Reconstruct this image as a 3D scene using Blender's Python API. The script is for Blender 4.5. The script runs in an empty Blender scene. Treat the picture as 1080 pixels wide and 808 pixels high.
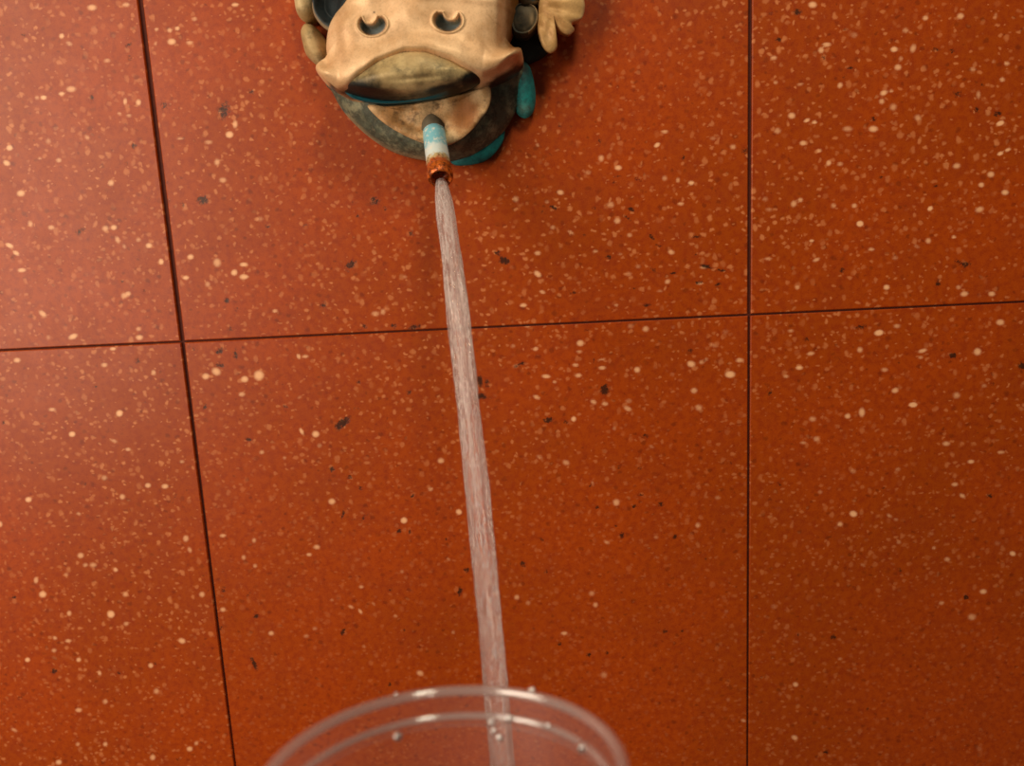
import bpy, math, random
import numpy as np
from mathutils import Vector, Matrix, noise as mnoise

# ------------------------------------------------------------------ camera, light, exposure
F = 810.0                                   # focal length in pixels of the 1080x808 frame
YAW, PITCH, ROLL = -0.02852, 0.17318, -0.05028
CAM = np.array([0.22312, -0.48397, 0.04824])
TILE = 0.36

def axes():
    cy, sy, cp, sp, cr, sr = math.cos(YAW), math.sin(YAW), math.cos(PITCH), math.sin(PITCH), math.cos(ROLL), math.sin(ROLL)
    fwd = np.array([sy*cp, cy*cp, -sp]); right = np.array([cy, -sy, 0.0]); up = np.cross(right, fwd)
    return right*cr + up*sr, -right*sr + up*cr, fwd
AR, AU, AF = axes()

def at(px, py, h=0.0):
    """world point seen at pixel (px,py), standing h metres off the wall"""
    d = AR*(px-540)/F - AU*(py-404)/F + AF
    return CAM + d*((-h-CAM[1])/d[1])

def proj(P):
    v = np.asarray(P) - CAM
    w = v @ AF
    return 540 + F*(v @ AR)/w, 404 - F*(v @ AU)/w

scene = bpy.context.scene
COL = scene.collection
cd = bpy.data.cameras.new('camera'); cam = bpy.data.objects.new('camera', cd); COL.objects.link(cam)
cam.matrix_world = Matrix(((AR[0], AU[0], -AF[0], CAM[0]), (AR[1], AU[1], -AF[1], CAM[1]), (AR[2], AU[2], -AF[2], CAM[2]), (0, 0, 0, 1)))
cd.sensor_fit = 'HORIZONTAL'; cd.sensor_width = 36; cd.lens = 36*F/1080
cd.clip_start = 0.01
cd.dof.use_dof = True; cd.dof.focus_distance = 0.46; cd.dof.aperture_fstop = 6.3
scene.camera = cam

world = bpy.data.worlds.new('world'); scene.world = world; world.use_nodes = True
bg = world.node_tree.nodes['Background']
bg.inputs[0].default_value = (0.85, 0.70, 0.58, 1); bg.inputs[1].default_value = 0.07

def area(name, loc, target, size, power, col, sy=None):
    l = bpy.data.lights.new(name, 'AREA'); l.energy = power; l.color = col; l.size = size
    if sy: l.shape = 'RECTANGLE'; l.size_y = sy
    o = bpy.data.objects.new(name, l); COL.objects.link(o)
    o.location = loc
    o.rotation_euler = (Vector(target)-Vector(loc)).to_track_quat('-Z', 'Y').to_euler()
    return o
area('lamp_key', (0.44, -0.80, 0.98), (0.15, 0, 0.05), 0.2, 5.5, (1.0, 0.90, 0.66))
area('lamp_left_window', (-0.90, -1.08, 0.27), (0.0, 0, 0.05), 0.8, 23, (1.0, 0.83, 0.64), 1.2)

scene.view_settings.view_transform = 'Standard'
scene.view_settings.look = 'None'
scene.view_settings.exposure = 0.0
scene.view_settings.gamma = 1.0
scene.view_settings.use_curve_mapping = False

# ------------------------------------------------------------------ helpers
def srgb(r, g, b):
    f = lambda c: ((c/255+0.055)/1.055)**2.4 if c/255 > 0.04045 else c/255/12.92
    return (f(r), f(g), f(b), 1)

class NT:
    def __init__(s, name):
        s.m = bpy.data.materials.new(name); s.m.use_nodes = True
        s.t = s.m.node_tree; s.t.nodes.clear()
        s.out = s.n('ShaderNodeOutputMaterial')
    def n(s, kind, **kw):
        nd = s.t.nodes.new(kind)
        for k, v in kw.items(): setattr(nd, k, v)
        return nd
    def l(s, a, b): s.t.links.new(a, b)
    def val(s, sock, v):
        if hasattr(v, 'is_output'): s.l(v, sock)
        else: sock.default_value = v
    def math(s, op, a, b=0.0, c=None, clamp=False):
        nd = s.n('ShaderNodeMath', operation=op, use_clamp=clamp)
        s.val(nd.inputs[0], a); s.val(nd.inputs[1], b)
        if c is not None: s.val(nd.inputs[2], c)
        return nd.outputs[0]
    def ramp(s, x, a, b, lo=0.0, hi=1.0):
        nd = s.n('ShaderNodeMapRange', interpolation_type='SMOOTHSTEP')
        s.val(nd.inputs[0], x); nd.inputs[1].default_value = a; nd.inputs[2].default_value = b
        nd.inputs[3].default_value = lo; nd.inputs[4].default_value = hi
        return nd.outputs[0]
    def mix(s, f, a, b):
        nd = s.n('ShaderNodeMix', data_type='RGBA')
        s.val(nd.inputs[0], f); s.val(nd.inputs[6], a); s.val(nd.inputs[7], b)
        return nd.outputs[2]
    def noise(s, vec, scale, detail=3, rough=0.5):
        nd = s.n('ShaderNodeTexNoise'); s.l(vec, nd.inputs['Vector'])
        nd.inputs['Scale'].default_value = scale; nd.inputs['Detail'].default_value = detail; nd.inputs['Roughness'].default_value = rough
        return nd
    def attr(s, name): return s.n('ShaderNodeAttribute', attribute_name=name).outputs['Fac']
    def obj(s): return s.n('ShaderNodeTexCoord').outputs['Object']
    def bsdf(s, color, rough=0.5, metal=0.0, spec=0.5, bump=None, strength=0.3, dist=0.001):
        p = s.n('ShaderNodeBsdfPrincipled')
        s.val(p.inputs['Base Color'], color); s.val(p.inputs['Roughness'], rough)
        s.val(p.inputs['Metallic'], metal); s.val(p.inputs['Specular IOR Level'], spec)
        if bump is not None:
            b = s.n('ShaderNodeBump'); b.inputs['Strength'].default_value = strength; b.inputs['Distance'].default_value = dist
            s.l(bump, b.inputs['Height']); s.l(b.outputs[0], p.inputs['Normal'])
        s.l(p.outputs[0], s.out.inputs[0]); return p

def mesh_obj(name, V, Fc, mat, parent=None, smooth=True, attrs=None, mats=None, midx=None):
    me = bpy.data.meshes.new(name); me.from_pydata([tuple(map(float, v)) for v in V], [], Fc); me.update()
    if smooth: me.polygons.foreach_set('use_smooth', [True]*len(me.polygons))
    for m in ([mat] if mats is None else mats): me.materials.append(m)
    if midx is not None: me.polygons.foreach_set('material_index', midx)
    if attrs:
        for k, a in attrs.items():
            at_ = me.attributes.new(k, 'FLOAT', 'POINT'); at_.data.foreach_set('value', np.asarray(a, dtype=np.float32))
    o = bpy.data.objects.new(name, me); COL.objects.link(o)
    if parent: o.parent = parent; o.matrix_parent_inverse = parent.matrix_world.inverted()
    return o

def thing(name, label, cat, loc, group=None):
    o = bpy.data.objects.new(name, None); COL.objects.link(o); o.location = loc
    o.empty_display_size = 0.01
    o['label'] = label; o['category'] = cat
    if group: o['group'] = group
    bpy.context.view_layer.update()
    return o

def spline(pts, n):
    P = np.array(pts, float); m = len(P); out = []
    seg = np.linalg.norm(np.roll(P, -1, 0)-P, axis=1); tot = seg.sum()
    for i in range(m):
        a, b, c, d = P[i-1], P[i], P[(i+1) % m], P[(i+2) % m]
        k = max(2, int(round(n*seg[i]/tot)))
        for j in range(k):
            t = j/k
            out.append(0.5*((2*b)+(c-a)*t+(2*a-5*b+4*c-d)*t*t+(3*b-a-3*c+d)*t**3))
    return np.array(out)

# ------------------------------------------------------------------ wall of terrazzo tiles
# dark inclusions: pixel x, pixel y, half width, half height, turn (degrees), strength
DARK = """97 103 5 12 10 .45|173 112 6 7 0 .55|236 117 8 14 -15 .7|137 61 4 4 0 .6|136 47 6 2.5 30 .6|141 154 5 4 0 .6|134 172 4 4 0 .4|25 37 4 3 0 .5|264 15 10 9 0 .3|265 97 6 6 0 .45
84 244 8 3.5 20 .6|14 272 4 5 0 .5|129 297 4 3 0 .5|214 211 9 6 0 .8|192 216 4 5 0 .5|239 317 4 4 0 .7|250 326 3 3 0 .55|243 347 5 5 0 .5|145 380 4 7 0 .5|232 370 8 4 30 .7|249 374 4 8 0 .65|206 368 5 4 0 .5|232 385 8 4 0 .6|152 307 3 3 0 .5|137 327 4 4 0 .4
395 212 8 6 0 .65|377 227 3 3 0 .6|370 279 9 5 30 .75|367 287 8 4 10 .4|341 322 6 7 0 .5|434 246 5 6 0 .5|385 344 4 3 0 .7|415 344 4 4 0 .7|437 345 11 4 10 .65|322 238 8 3 0 .45|282 239 4 3 0 .5|406 220 3 3 0 .6|372 214 6 4 0 .35
362 446 10 5 38 1.|357 450 5 5 0 .9|431 414 4 4 0 .6|300 429 5 2.5 0 .6|262 464 5 2.5 0 .7|216 429 4 5 0 .6|350 495 4 4 0 .7|369 503 5 2.5 0 .7|435 523 3 3 0 .7|282 405 5 4 0 .4|380 515 4 4 0 .5|376 431 5 2 0 .5|378 403 3 3 0 .6
184 524 8 8 0 .35|151 572 9 9 0 .3|92 544 5 5 0 .35|27 556 7 6 0 .3|4 446 3 3 0 .6|101 408 4 3 0 .5|152 424 10 6 0 .25|90 510 3 3 0 .5|152 490 4 3 0 .4|23 511 3 3 0 .4
270 650 4 3 0 .8|268 700 2.5 11 25 .85|362 666 3 6 -20 .8|421 560 4 5 0 .65|432 561 3 3 0 .6|362 542 2 8 -15 .65|384 546 7 1.8 45 .6|470 569 2.5 2.5 0 .7|485 624 3 8 -15 .75|492 601 4 4 0 .7|411 722 3 3 0 .7|426 665 2.5 2.5 0 .6|274 550 6 4 0 .35|412 622 3 2.5 0 .6|262 628 3 8 -15 .4|373 548 6 2 0 .4
551 595 5 3.5 -20 .75|536 595 7 7 0 .35|572 569 3 2.5 0 .7|656 565 3.5 5 0 .7|712 566 4 3.5 0 .7|701 666 3.5 3 0 .7|590 679 3 3 0 .7|621 691 4 3 0 .7|640 689 3 3 0 .55|630 535 4 3 0 .6|669 534 4 3 0 .7|697 532 5 4 0 .6|745 590 3 2.5 0 .6|576 603 3 3 0 .6|720 645 4 3 0 .4|719 666 3 3 0 .6|670 675 4 3 0 .4|697 705 3 3 0 .4|650 555 3 2 0 .6
584 219 7 2 -25 .8|572 224 5 4 0 .4|532 275 7 5 -20 1.|525 267 5 3 -30 .8|687 250 6 2 -45 .85|695 259 6 1.6 -20 .6|745 281 10 2.2 -12 .85|760 285 9 1.8 -3 .8|737 298 9 1.8 0 .75|757 300 6 2 10 .7|710 288 5 1.4 0 .8|642 271 5 2.5 -10 .8|690 285 9 3 -25 .5|734 250 7 3.5 0 .55|666 221 5 3 -20 .75|662 230 7 1.6 -35 .7|672 189 4 1.8 -30 .75|682 322 7 2 0 .7|605 309 7 2 5 .6|627 220 5 2 -30 .6|785 159 5 5 0 .6|647 192 9 2 0 .5|650 186 7 2 0 .5|632 150 3.5 7 0 .5|721 167 2.5 6 0 .6|580 162 7 2 -45 .5|590 132 5 2 -50 .6|775 268 6 2 0 .4|733 268 5 2 -30 .5|617 248 4 2 0 .5|650 295 8 2 -20 .4|670 305 6 1.6 -25 .5
841 13 6 4.5 0 .75|813 14 5 3.5 0 .5|821 42 4 3.5 0 .75|869 60 5 5 -20 .5|897 72 4.5 2 0 .7|987 52 7 4.5 0 .5|1004 54 3.5 2.8 0 .7|1010 99 8 6 0 .5|1031 116 5 4 0 .7|1052 120 6 4 0 .75|921 126 5 3.5 0 .65|891 81 4 4 0 .45|930 187 5 2.5 0 .55|987 196 4 1.8 0 .8|1036 89 4 3 0 .5|892 31 5 3 0 .4
1018 279 8 4 10 .75|1010 276 6 3 -10 .6|989 299 5 6 0 .6|911 311 10 6 0 .25|888 285 4 3.5 0 .65|908 345 9 3.5 10 .65|1005 375 5 3.5 0 1.|851 358 5 3.5 0 .55|1078 386 5 5 0 1.|884 379 7 5 0 .4|995 362 4 2 0 .6|948 383 4 3 0 .4
812 414 4 5 0 .6|1044 523 7 3 0 .65|932 515 4 3 0 .4|995 452 4 3 0 .45|1047 426 4 2 0 .5|1046 405 5 4 0 .4|930 368 3 2 0 .4|1002 516 6 3 0 .35
879 672 4.5 4 0 .75|1019 630 3.5 3 0 .85|949 602 5 5 0 .45|902 620 4 3 0 .4|876 566 4 2.5 0 .45|841 670 3.5 3.5 0 .45|822 511 5 4 0 .45|915 748 3 3 0 .5|871 793 4 5 20 .6|805 714 7 3 15 .4|702 666 3 2.5 0 .6|902 620 3 3 0 .5
57 708 4.5 3.5 0 .75|15 630 3 2.5 0 .75|236 622 4 6 0 .5|233 663 4 3 0 .6|125 710 3 2 30 .7|121 739 4 7 0 .3|164 700 4 4 0 .45|21 736 4 4 0 .45|188 801 4 3 0 .5|157 647 5 9 0 .25
506 402 4 8 15 .95|514 404 3 7 0 .7|507 418 8 4 0 .9|578 443 8 4 10 .8|546 386 5 3 15 .6|638 411 6 7 0 1.|728 370 4 3.5 0 .6|680 460 5 3 0 .7|700 480 5 5 0 .35|653 493 3 2.5 0 .6|675 494 3.5 3 0 .5|760 455 4 3 0 .4|597 445 4 2.5 0 .65|619 349 4 4 0 .5|551 383 4 3 0 .65|771 488 4 2 0 .55|623 512 4 3 0 .6|676 522 6 3 0 .5|626 380 2 6 0 .5|562 348 3 2 0 .5"""
PALE = """97 8 8 5 0 .8|133 5 7 4 0 .7|181 44 7 5 0 .9|164 46 3 4 0 .6|200 45 7 3 0 .7|187 30 4 3 0 .9|179 32 4 4 0 .8|165 31 4 3 0 .7|205 20 6 4 0 .6|75 94 9 5 0 .75|65 99 5 3 0 .9|46 103 5 3 0 1|39 103 4 4 0 .6|10 156 5 4 0 1|132 107 3 6 0 .8|146 108 4 5 0 .9|126 120 5 3 -30 .6|136 122 6 3 0 .6|113 64 7 4 0 .6|73 46 7 4 -30 .6|65 38 4 4 0 .9|242 142 6 5 0 1|248 131 4 7 0 .8|232 118 4 5 0 .5|220 150 8 4 0 .6|229 171 5 6 0 .7|190 146 8 2.5 0 .6|248 5 6 3 0 .9|42 167 4 2.5 0 .6|117 193 5 5 0 .8|62 169 5 4 0 .7|7 172 6 4 -30 .9|51 149 5 6 0 .55|92 145 6 4 -40 .6|235 190 7 5 0 .65
22 204 7 5 0 .85|32 236 4 6 20 .7|54 240 6 4 0 .7|10 259 7 3 -25 1|17 267 6 3 -30 .9|23 285 7 3 0 .9|111 241 6 5 0 .7|120 240 5 4 0 .9|124 253 4 7 25 .7|131 260 3 5 30 .6|170 276 3.5 4.5 20 1|157 259 5 4 0 .9|146 253 5 4 0 .6|201 271 5 4 0 .9|229 277 7 8 20 .7|257 279 7 3 0 .9|257 292 7 4 0 .9|247 287 5 4 20 .9|196 293 5 3 0 .95|219 300 5 5 0 .6|45 331 4 8 50 .8|77 355 8 4 20 .9|147 356 6 4 0 .85|146 347 5 4 0 .6|119 368 5 2.5 0 .9|18 380 6 4 0 .8|110 385 6 4 0 .7|162 393 4 5 20 .7|131 312 6 5 0 .7|135 310 5 4 0 .8|51 356 5 5 0 .5
228 392 8 6 -30 .85|217 397 6 5 0 .85|258 400 6 5 0 .9|273 396 8 8 0 .95|255 416 6 4 0 .7|315 376 3 5 30 .8|322 376 6 3 0 .7|316 419 5 3 30 .5|333 458 6 5 0 .9|318 455 2.5 6 30 .9|337 470 5 5 0 .5|300 483 4 4 0 .5|276 477 5 4 0 .6|350 529 6 5 0 .8|465 486 6 5 0 .7|454 516 5 4 0 .6|426 549 5 4.5 0 1|396 331 8 5 0 .6|404 329 5 6 0 .6|290 328 5 3 0 .7|274 231 8 5 0 .5|247 288 5 4 0 .9|258 292 7 3 0 .9|427 292 5 4 0 .5
126 436 5 5 0 1|76 458 5 4 0 1|55 432 7 3 0 .7|38 8 6 3 0 .5|174 513 6 4 0 .8|156 512 5 4 0 .8|30 527 5 4 0 .95|129 524 5 5 0 .7|110 504 6 5 0 .6|196 568 5 6 0 .7|200 580 4 6 25 .6|85 586 6 5 0 .7|235 565 6 3 0 .7|40 5 3 3 0 .5|120 465 8 3 -20 .6|135 474 5 3 0 .7|192 487 5 3 0 .6|0 553 4 5 0 .8|98 596 7 5 0 .6|83 542 5 3 -20 .6|90 596 5 4 0 .6
334 577 6 4 0 .7|326 585 5 3 0 .7|286 668 5 4 0 .7|323 671 6 4 0 .5|332 663 5 4 0 .5|380 645 2.5 6 35 .7|370 640 6 3 -20 .6|394 637 2.5 5 40 .5|443 710 7 5 -20 .65|350 633 4 3 0 .5|381 619 5 3 0 .6|484 540 5 4 -30 .9|473 590 5 3 -35 .5|424 603 4 4 0 .5|268 570 4 5 0 .6|257 588 4 5 0 .6|269 597 4 4 0 .6|378 590 6 4 0 .35|478 667 4 4 0 .5|384 682 4 3 -40 .5|417 650 5 3 0 .5
624 626 6 5 0 .55|628 638 5 5 0 .6|545 630 5 5 0 .6|557 636 5 5 0 .5|595 668 6 3 0 .7|643 656 6 4 0 .4|637 712 7 7 0 .5|656 712 6 4 0 .3|736 554 5 5 0 .6|640 572 6 3 -20 .6|692 567 5 3 0 .5|693 588 6 3 -20 .4|766 645 5 4 0 .4|722 617 4 4 0 .4|783 543 5 5 0 .4
693 153 5 3 35 1|729 193 4.5 3 0 1|652 177 6 4 0 .85|634 167 5 6 0 .7|701 188 5 5 0 .6|715 190 4 5 0 .6|567 289 7 4 -40 .9|552 322 6 3 0 .85|572 308 6 3 -20 .7|591 203 6 4 -15 .8|544 210 6 6 -20 .6|644 216 7 6 0 .6|651 233 6 5 0 .7|664 248 5 4 0 .6|708 266 6 4 -10 .7|742 282 8 3 0 .6|738 299 7 2.5 0 .7|718 215 6 3 0 .7|773 155 6 5 0 .6|752 146 7 4 0 .5|701 139 7 3 0 .7|567 267 6 4 0 .7|556 344 6 3 0 .5|673 281 6 4 0 .5|704 297 5 4 20 .7|696 307 7 3 0 .5|663 289 7 5 0 .5|602 245 8 3 -30 .6|583 240 5 4 0 .6|567 153 4 3 -30 .6|577 213 5 4 0 .5|620 182 7 5 0 .5|654 268 5 3 0 .5|628 265 5 3 0 .6|650 322 4 3 0 .6
857 5 7 5 0 .9|1013 17 6 5 0 .8|976 19 5 4 0 .8|943 52 5.5 4 0 1|963 51 5 8 -20 .7|872 47 8 3.5 0 .8|866 53 5 5 0 .8|816 61 6 4 0 .7|955 32 6 5 0 .6|901 37 7 6 0 .5|947 71 6 5 0 .8|950 62 4 5 -20 .6|886 90 4 5 -30 .8|835 122 6 5 0 .85|851 127 5 2.5 20 .95|859 129 4 2.5 0 .95|820 138 7 6 0 .6|894 136 10 5 0 .6|921 136 8 5 0 .85|932 98 6 4 20 .9|940 96 4 3 0 .7|930 107 5 5 0 .7|942 113 7 7 0 .6|968 124 7 6 0 .6|1055 130 6 3 20 1.2|1055 162 5 2.5 20 1|1063 158 5 2.5 20 .9|1009 175 7 5 10 .7|1045 184 6 5 0 .8|1035 195 5 4 0 .8|847 151 6 4 0 .8|864 159 5 3 0 .7|874 172 4 5 -30 .8|886 173 6 4 0 .6|1032 100 4 8 0 .6|1050 17 4 7 -10 .5|1057 84 5 4 0 .7|1062 67 5 4 0 .7|1026 73 6 4 0 .6|844 89 7 2.5 10 .6|1048 65 4 4 0 .5|818 87 4 4 0 .6
907 236 5 4 0 1.2|981 220 4 3 30 1.1|1060 203 6 4 0 .9|1033 221 8 5 20 .7|1045 184 5 4 0 .5|979 254 5 5 0 .7|967 260 7 3.5 -30 .5|837 215 5 6 -20 .7|844 211 5 4 0 .7|879 217 5 5 0 .6|901 217 5 4 0 .7|807 210 6 5 0 .5|811 221 8 4 0 .5|861 274 7 3 20 .7|810 273 8 3 0 .6|856 254 4 2.5 0 .8|1006 250 4 2.5 0 .8|919 263 6 3 0 .7|935 303 5 4 0 .9|1017 310 7 4 10 .8|1011 303 5 4 0 .6|1046 310 6 4 0 .8|841 303 5 4 0 .6|944 272 6 5 0 .5|927 351 7 4 10 1.1|901 346 4 4 0 .4|946 344 7 4 0 .6|907 369 5 5 0 .7|973 370 8 3 15 .8|971 377 5 3 0 .6|1031 371 6 6 0 .85|1055 340 7 5 0 .8|855 373 7 3.5 10 .7|834 349 6 3 0 .6|843 388 6 3 0 .9|829 397 6 3 0 .6|933 390 7 4 0 .6
944 412 6 4 10 .8|963 427 6 3 0 1.3|909 435 5 8 0 .8|894 439 5 4 0 .8|857 442 7 5 0 .6|1009 417 7 6 0 .6|998 468 7 4 0 .7|1056 477 7 3 0 .65|1024 487 6 3 0 .8|1007 511 6 3.5 0 .7|1015 523 6 3.5 -30 .7|947 495 6 4 0 .5|900 497 6 5 0 .5|861 463 6 5 0 .6|847 467 6 3 0 .6|865 519 5 4 0 .5|1057 451 7 4 20 .4|1038 407 6 4 0 .5
900 542 6 4.5 -15 1|886 553 5 4 0 .7|938 544 6 3 -30 .6|945 548 5 3 0 .5|948 572 5 4 0 .5|985 578 4 3 0 .6|999 590 6 4 0 .6|1068 584 5 3.5 -20 .9|1037 624 6 4 0 .8|993 636 5 3.5 0 .6|1025 651 8 6 0 .6|1016 681 7 4 -20 .4|982 563 7 6 0 .4|1052 573 7 6 0 .4|821 537 9 7 0 .3|886 695 5 3 0 .5|840 677 6 3 0 .4|910 596 6 3 -30 .5
839 722 5 4 -20 .7|838 778 6 4 -20 .7|823 732 4 5 0 .4|784 760 5 3 -20 .6|795 761 5 3 0 .4|868 767 5 4 0 .4|896 780 6 4 0 .4|1033 790 7 6 0 .4|1006 738 6 3 0 .4|768 738 5 5 0 .4|853 701 4 3 0 .4|816 640 7 6 0 .4|765 646 5 4 0 .3
45 627 6 5 0 .9|117 648 5.5 5.5 0 1|132 627 5 5 0 .6|73 647 4 5 0 .7|81 661 0 0 0 0|57 686 5 4 0 .6|29 696 4 3.5 0 .9|83 696 4 3.5 0 .8|58 673 4 3 -30 .7|72 676 6 3 0 .7|192 676 6 4.5 -20 .8|213 627 5 5 0 .7|235 643 5 4 0 .7|159 702 4 4 0 .8|161 799 5 5 -20 .7|200 790 5 4 0 .8|207 784 4 4 0 .6|83 749 6 4 0 .7|111 740 5 5 0 .6|124 728 5 5 0 .4|165 729 5 6 20 .6|62 804 5 4 0 .8|111 785 4 4 0 .7|15 770 7 3 -25 .6|82 785 4 4 0 .6|133 658 5 4 0 .6|38 612 4 6 0 .7|70 606 5 4 0 .5|122 601 4 3 -30 .8|105 710 3 5 20 .7
665 344 7 5 0 .5|681 347 6 5 0 .7|612 362 6 5 0 .85|611 371 6 3 0 .6|635 379 8 2 10 .6|635 388 7 3 0 .75|672 390 5 5 0 .8|576 397 8 3 -5 .8|610 396 6 3.5 0 .75|585 403 4 3 0 .6|607 385 6 3 0 .7|729 384 7 5 -10 .85|740 382 5 4 0 .6|745 379 4 4 0 .5|770 395 8 5 0 1|780 380 7 4 0 .7|752 364 9 4 -20 .5|732 412 6 5 0 .7|737 430 7 6 0 .6|662 431 8 4 -25 .7|663 423 7 5 0 .5|626 424 6 3.5 -25 .7|566 419 7 3.5 -25 .7|605 442 4 4 0 .9|638 426 6 3.5 0 .7|709 395 6 5 0 .4|648 452 4 4 0 .5|665 339 0 0 0 0|597 488 7 5 -20 .6|569 482 7 4 -25 .5|687 471 6 3 -25 .5|757 525 6 4 0 .5|650 530 6 6 0 .7|570 504 4 4 0 .4|625 510 3 6 20 .5|710 345 5 4 0 .4|765 350 8 6 0 .4|717 401 6 3 0 .4|544 386 7 4 15 .5|541 365 5 4 0 .5|565 368 5 3.5 20 .7"""
def plist(s): return np.array([[float(v) for v in e.split()] for e in s.replace('\n', '|').split('|')])

def mark_field(U, W, lst, k, top):
    """soft spot field over pixel positions of the wall: >0 inside, strength carried by height"""
    out = np.zeros(U.shape, np.float32)
    for x, y, a, b, ang, s in lst:
        if a <= 0: continue
        r = math.radians(ang); R = 2.6*max(a, b)
        m = (np.abs(U-x) < R) & (np.abs(W-y) < R)
        if not m.any(): continue
        dx, dy = U[m]-x, -(W[m]-y)
        u = (dx*math.cos(r)+dy*math.sin(r))/(a*k+.5); v = (-dx*math.sin(r)+dy*math.cos(r))/(b*k+.5)
        out[m] = np.maximum(out[m], s*np.clip(top-np.sqrt(u*u+v*v), 0, 1.2))
    return out

# terrazzo
M = NT('terrazzo'); P = M.obj()
n1 = M.noise(P, 9, 4); n2 = M.noise(P, 45, 3); n3 = M.noise(P, 230, 4, .65); n4 = M.noise(P, 1500, 2, .6)
base = M.mix(M.ramp(n1.outputs[0], .35, .65), srgb(172, 66, 4), srgb(160, 64, 2))
base = M.mix(M.ramp(n2.outputs[0], .45, .75, 0, .4), base, srgb(146, 54, 12))
base = M.mix(M.ramp(n3.outputs[0], .40, .66, 0, .6), base, srgb(140, 40, 4))
base = M.mix(M.ramp(n4.outputs[0], .4, .7, 0, .22), base, srgb(196, 92, 30))
warp = M.n('ShaderNodeVectorMath', operation='SCALE'); M.l(M.noise(P, 260, 2).outputs['Color'], warp.inputs[0]); warp.inputs['Scale'].default_value = .0035
Pw = M.n('ShaderNodeVectorMath', operation='ADD'); M.l(P, Pw.inputs[0]); M.l(warp.outputs[0], Pw.inputs[1])
def chips(scale, r0, r1, prob, seed, stretch):
    sx = M.n('ShaderNodeSeparateXYZ'); M.l(Pw.outputs[0], sx.inputs[0])
    cx = M.n('ShaderNodeCombineXYZ'); M.l(sx.outputs[0], cx.inputs[0]); M.l(sx.outputs[2], cx.inputs[1])
    mp = M.n('ShaderNodeMapping'); M.l(cx.outputs[0], mp.inputs[0])
    mp.inputs['Location'].default_value = (seed, seed*.7, 0); mp.inputs['Rotation'].default_value = (0, 0, seed*.9); mp.inputs['Scale'].default_value = (1, stretch, 1)
    v = M.n('ShaderNodeTexVoronoi', voronoi_dimensions='2D'); v.inputs['Scale'].default_value = scale; M.l(mp.outputs[0], v.inputs['Vector'])
    sp = M.n('ShaderNodeSeparateColor'); M.l(v.outputs['Color'], sp.inputs[0])
    rad = M.math('MULTIPLY_ADD', sp.outputs[1], r1-r0, r0)
    q = M.math('DIVIDE', v.outputs['Distance'], rad)
    on = M.math('GREATER_THAN', sp.outputs[0], 1-prob)
    return M.math('MULTIPLY', M.math('MULTIPLY', M.ramp(q, .45, 1.35, 1, 0), on), M.math('MULTIPLY_ADD', sp.outputs[2], .75, .15))
fine = chips(210, .10, .36, .36, 3.1, 1.4)
fine2 = chips(160, .08, .28, .42, 7.7, .75)
med = chips(110, .07, .21, .4, 5.3, 1.3)
dk = chips(150, .08, .28, .45, 9.1, 1.2)
wn = M.math('MULTIPLY', M.ramp(n1.outputs[0], .38, .62, .65, 1.0), M.attr('chippy'))
pale_r = M.math('MULTIPLY', M.math('MAXIMUM', M.math('MAXIMUM', fine, fine2), med), wn)
base = M.mix(M.math('MULTIPLY', dk, .5), base, srgb(92, 28, 4))
base = M.mix(M.math('MULTIPLY', pale_r, .55), base, srgb(240, 156, 98))
pa = M.attr('pale'); da = M.attr('dark')
rag = M.noise(P, 700, 3, .6).outputs[0]
pf = M.math('MULTIPLY', M.ramp(M.math('ADD', pa, M.math('MULTIPLY_ADD', rag, .4, -.2)), .22, .8), M.math('POWER', M.math('MULTIPLY', pa, .95, clamp=True), 1.3))
base = M.mix(M.math('MULTIPLY', pf, .95), base, srgb(252, 190, 140))
rag2 = M.noise(P, 560, 5, .75).outputs[0]
df = M.math('MULTIPLY', M.ramp(M.math('ADD', da, M.math('MULTIPLY_ADD', rag2, 3.2, -1.6)), .28, .75), M.ramp(da, .05, .6))
base = M.mix(M.math('MULTIPLY', df, .88), base, srgb(40, 24, 14))
bmp = M.math('ADD', M.math('MULTIPLY', n3.outputs[0], .6), M.math('MULTIPLY', df, -1.0))
pr = M.bsdf(base, M.ramp(n2.outputs[0], .3, .7, .37, .41), 0, .3, bmp, .14, .0006)
terrazzo = M.m
M = NT('joint_grout'); M.bsdf(M.mix(M.noise(M.obj(), 300, 3).outputs[0], srgb(96, 32, 10), srgb(60, 18, 8)), .9)
grout = M.m

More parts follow.
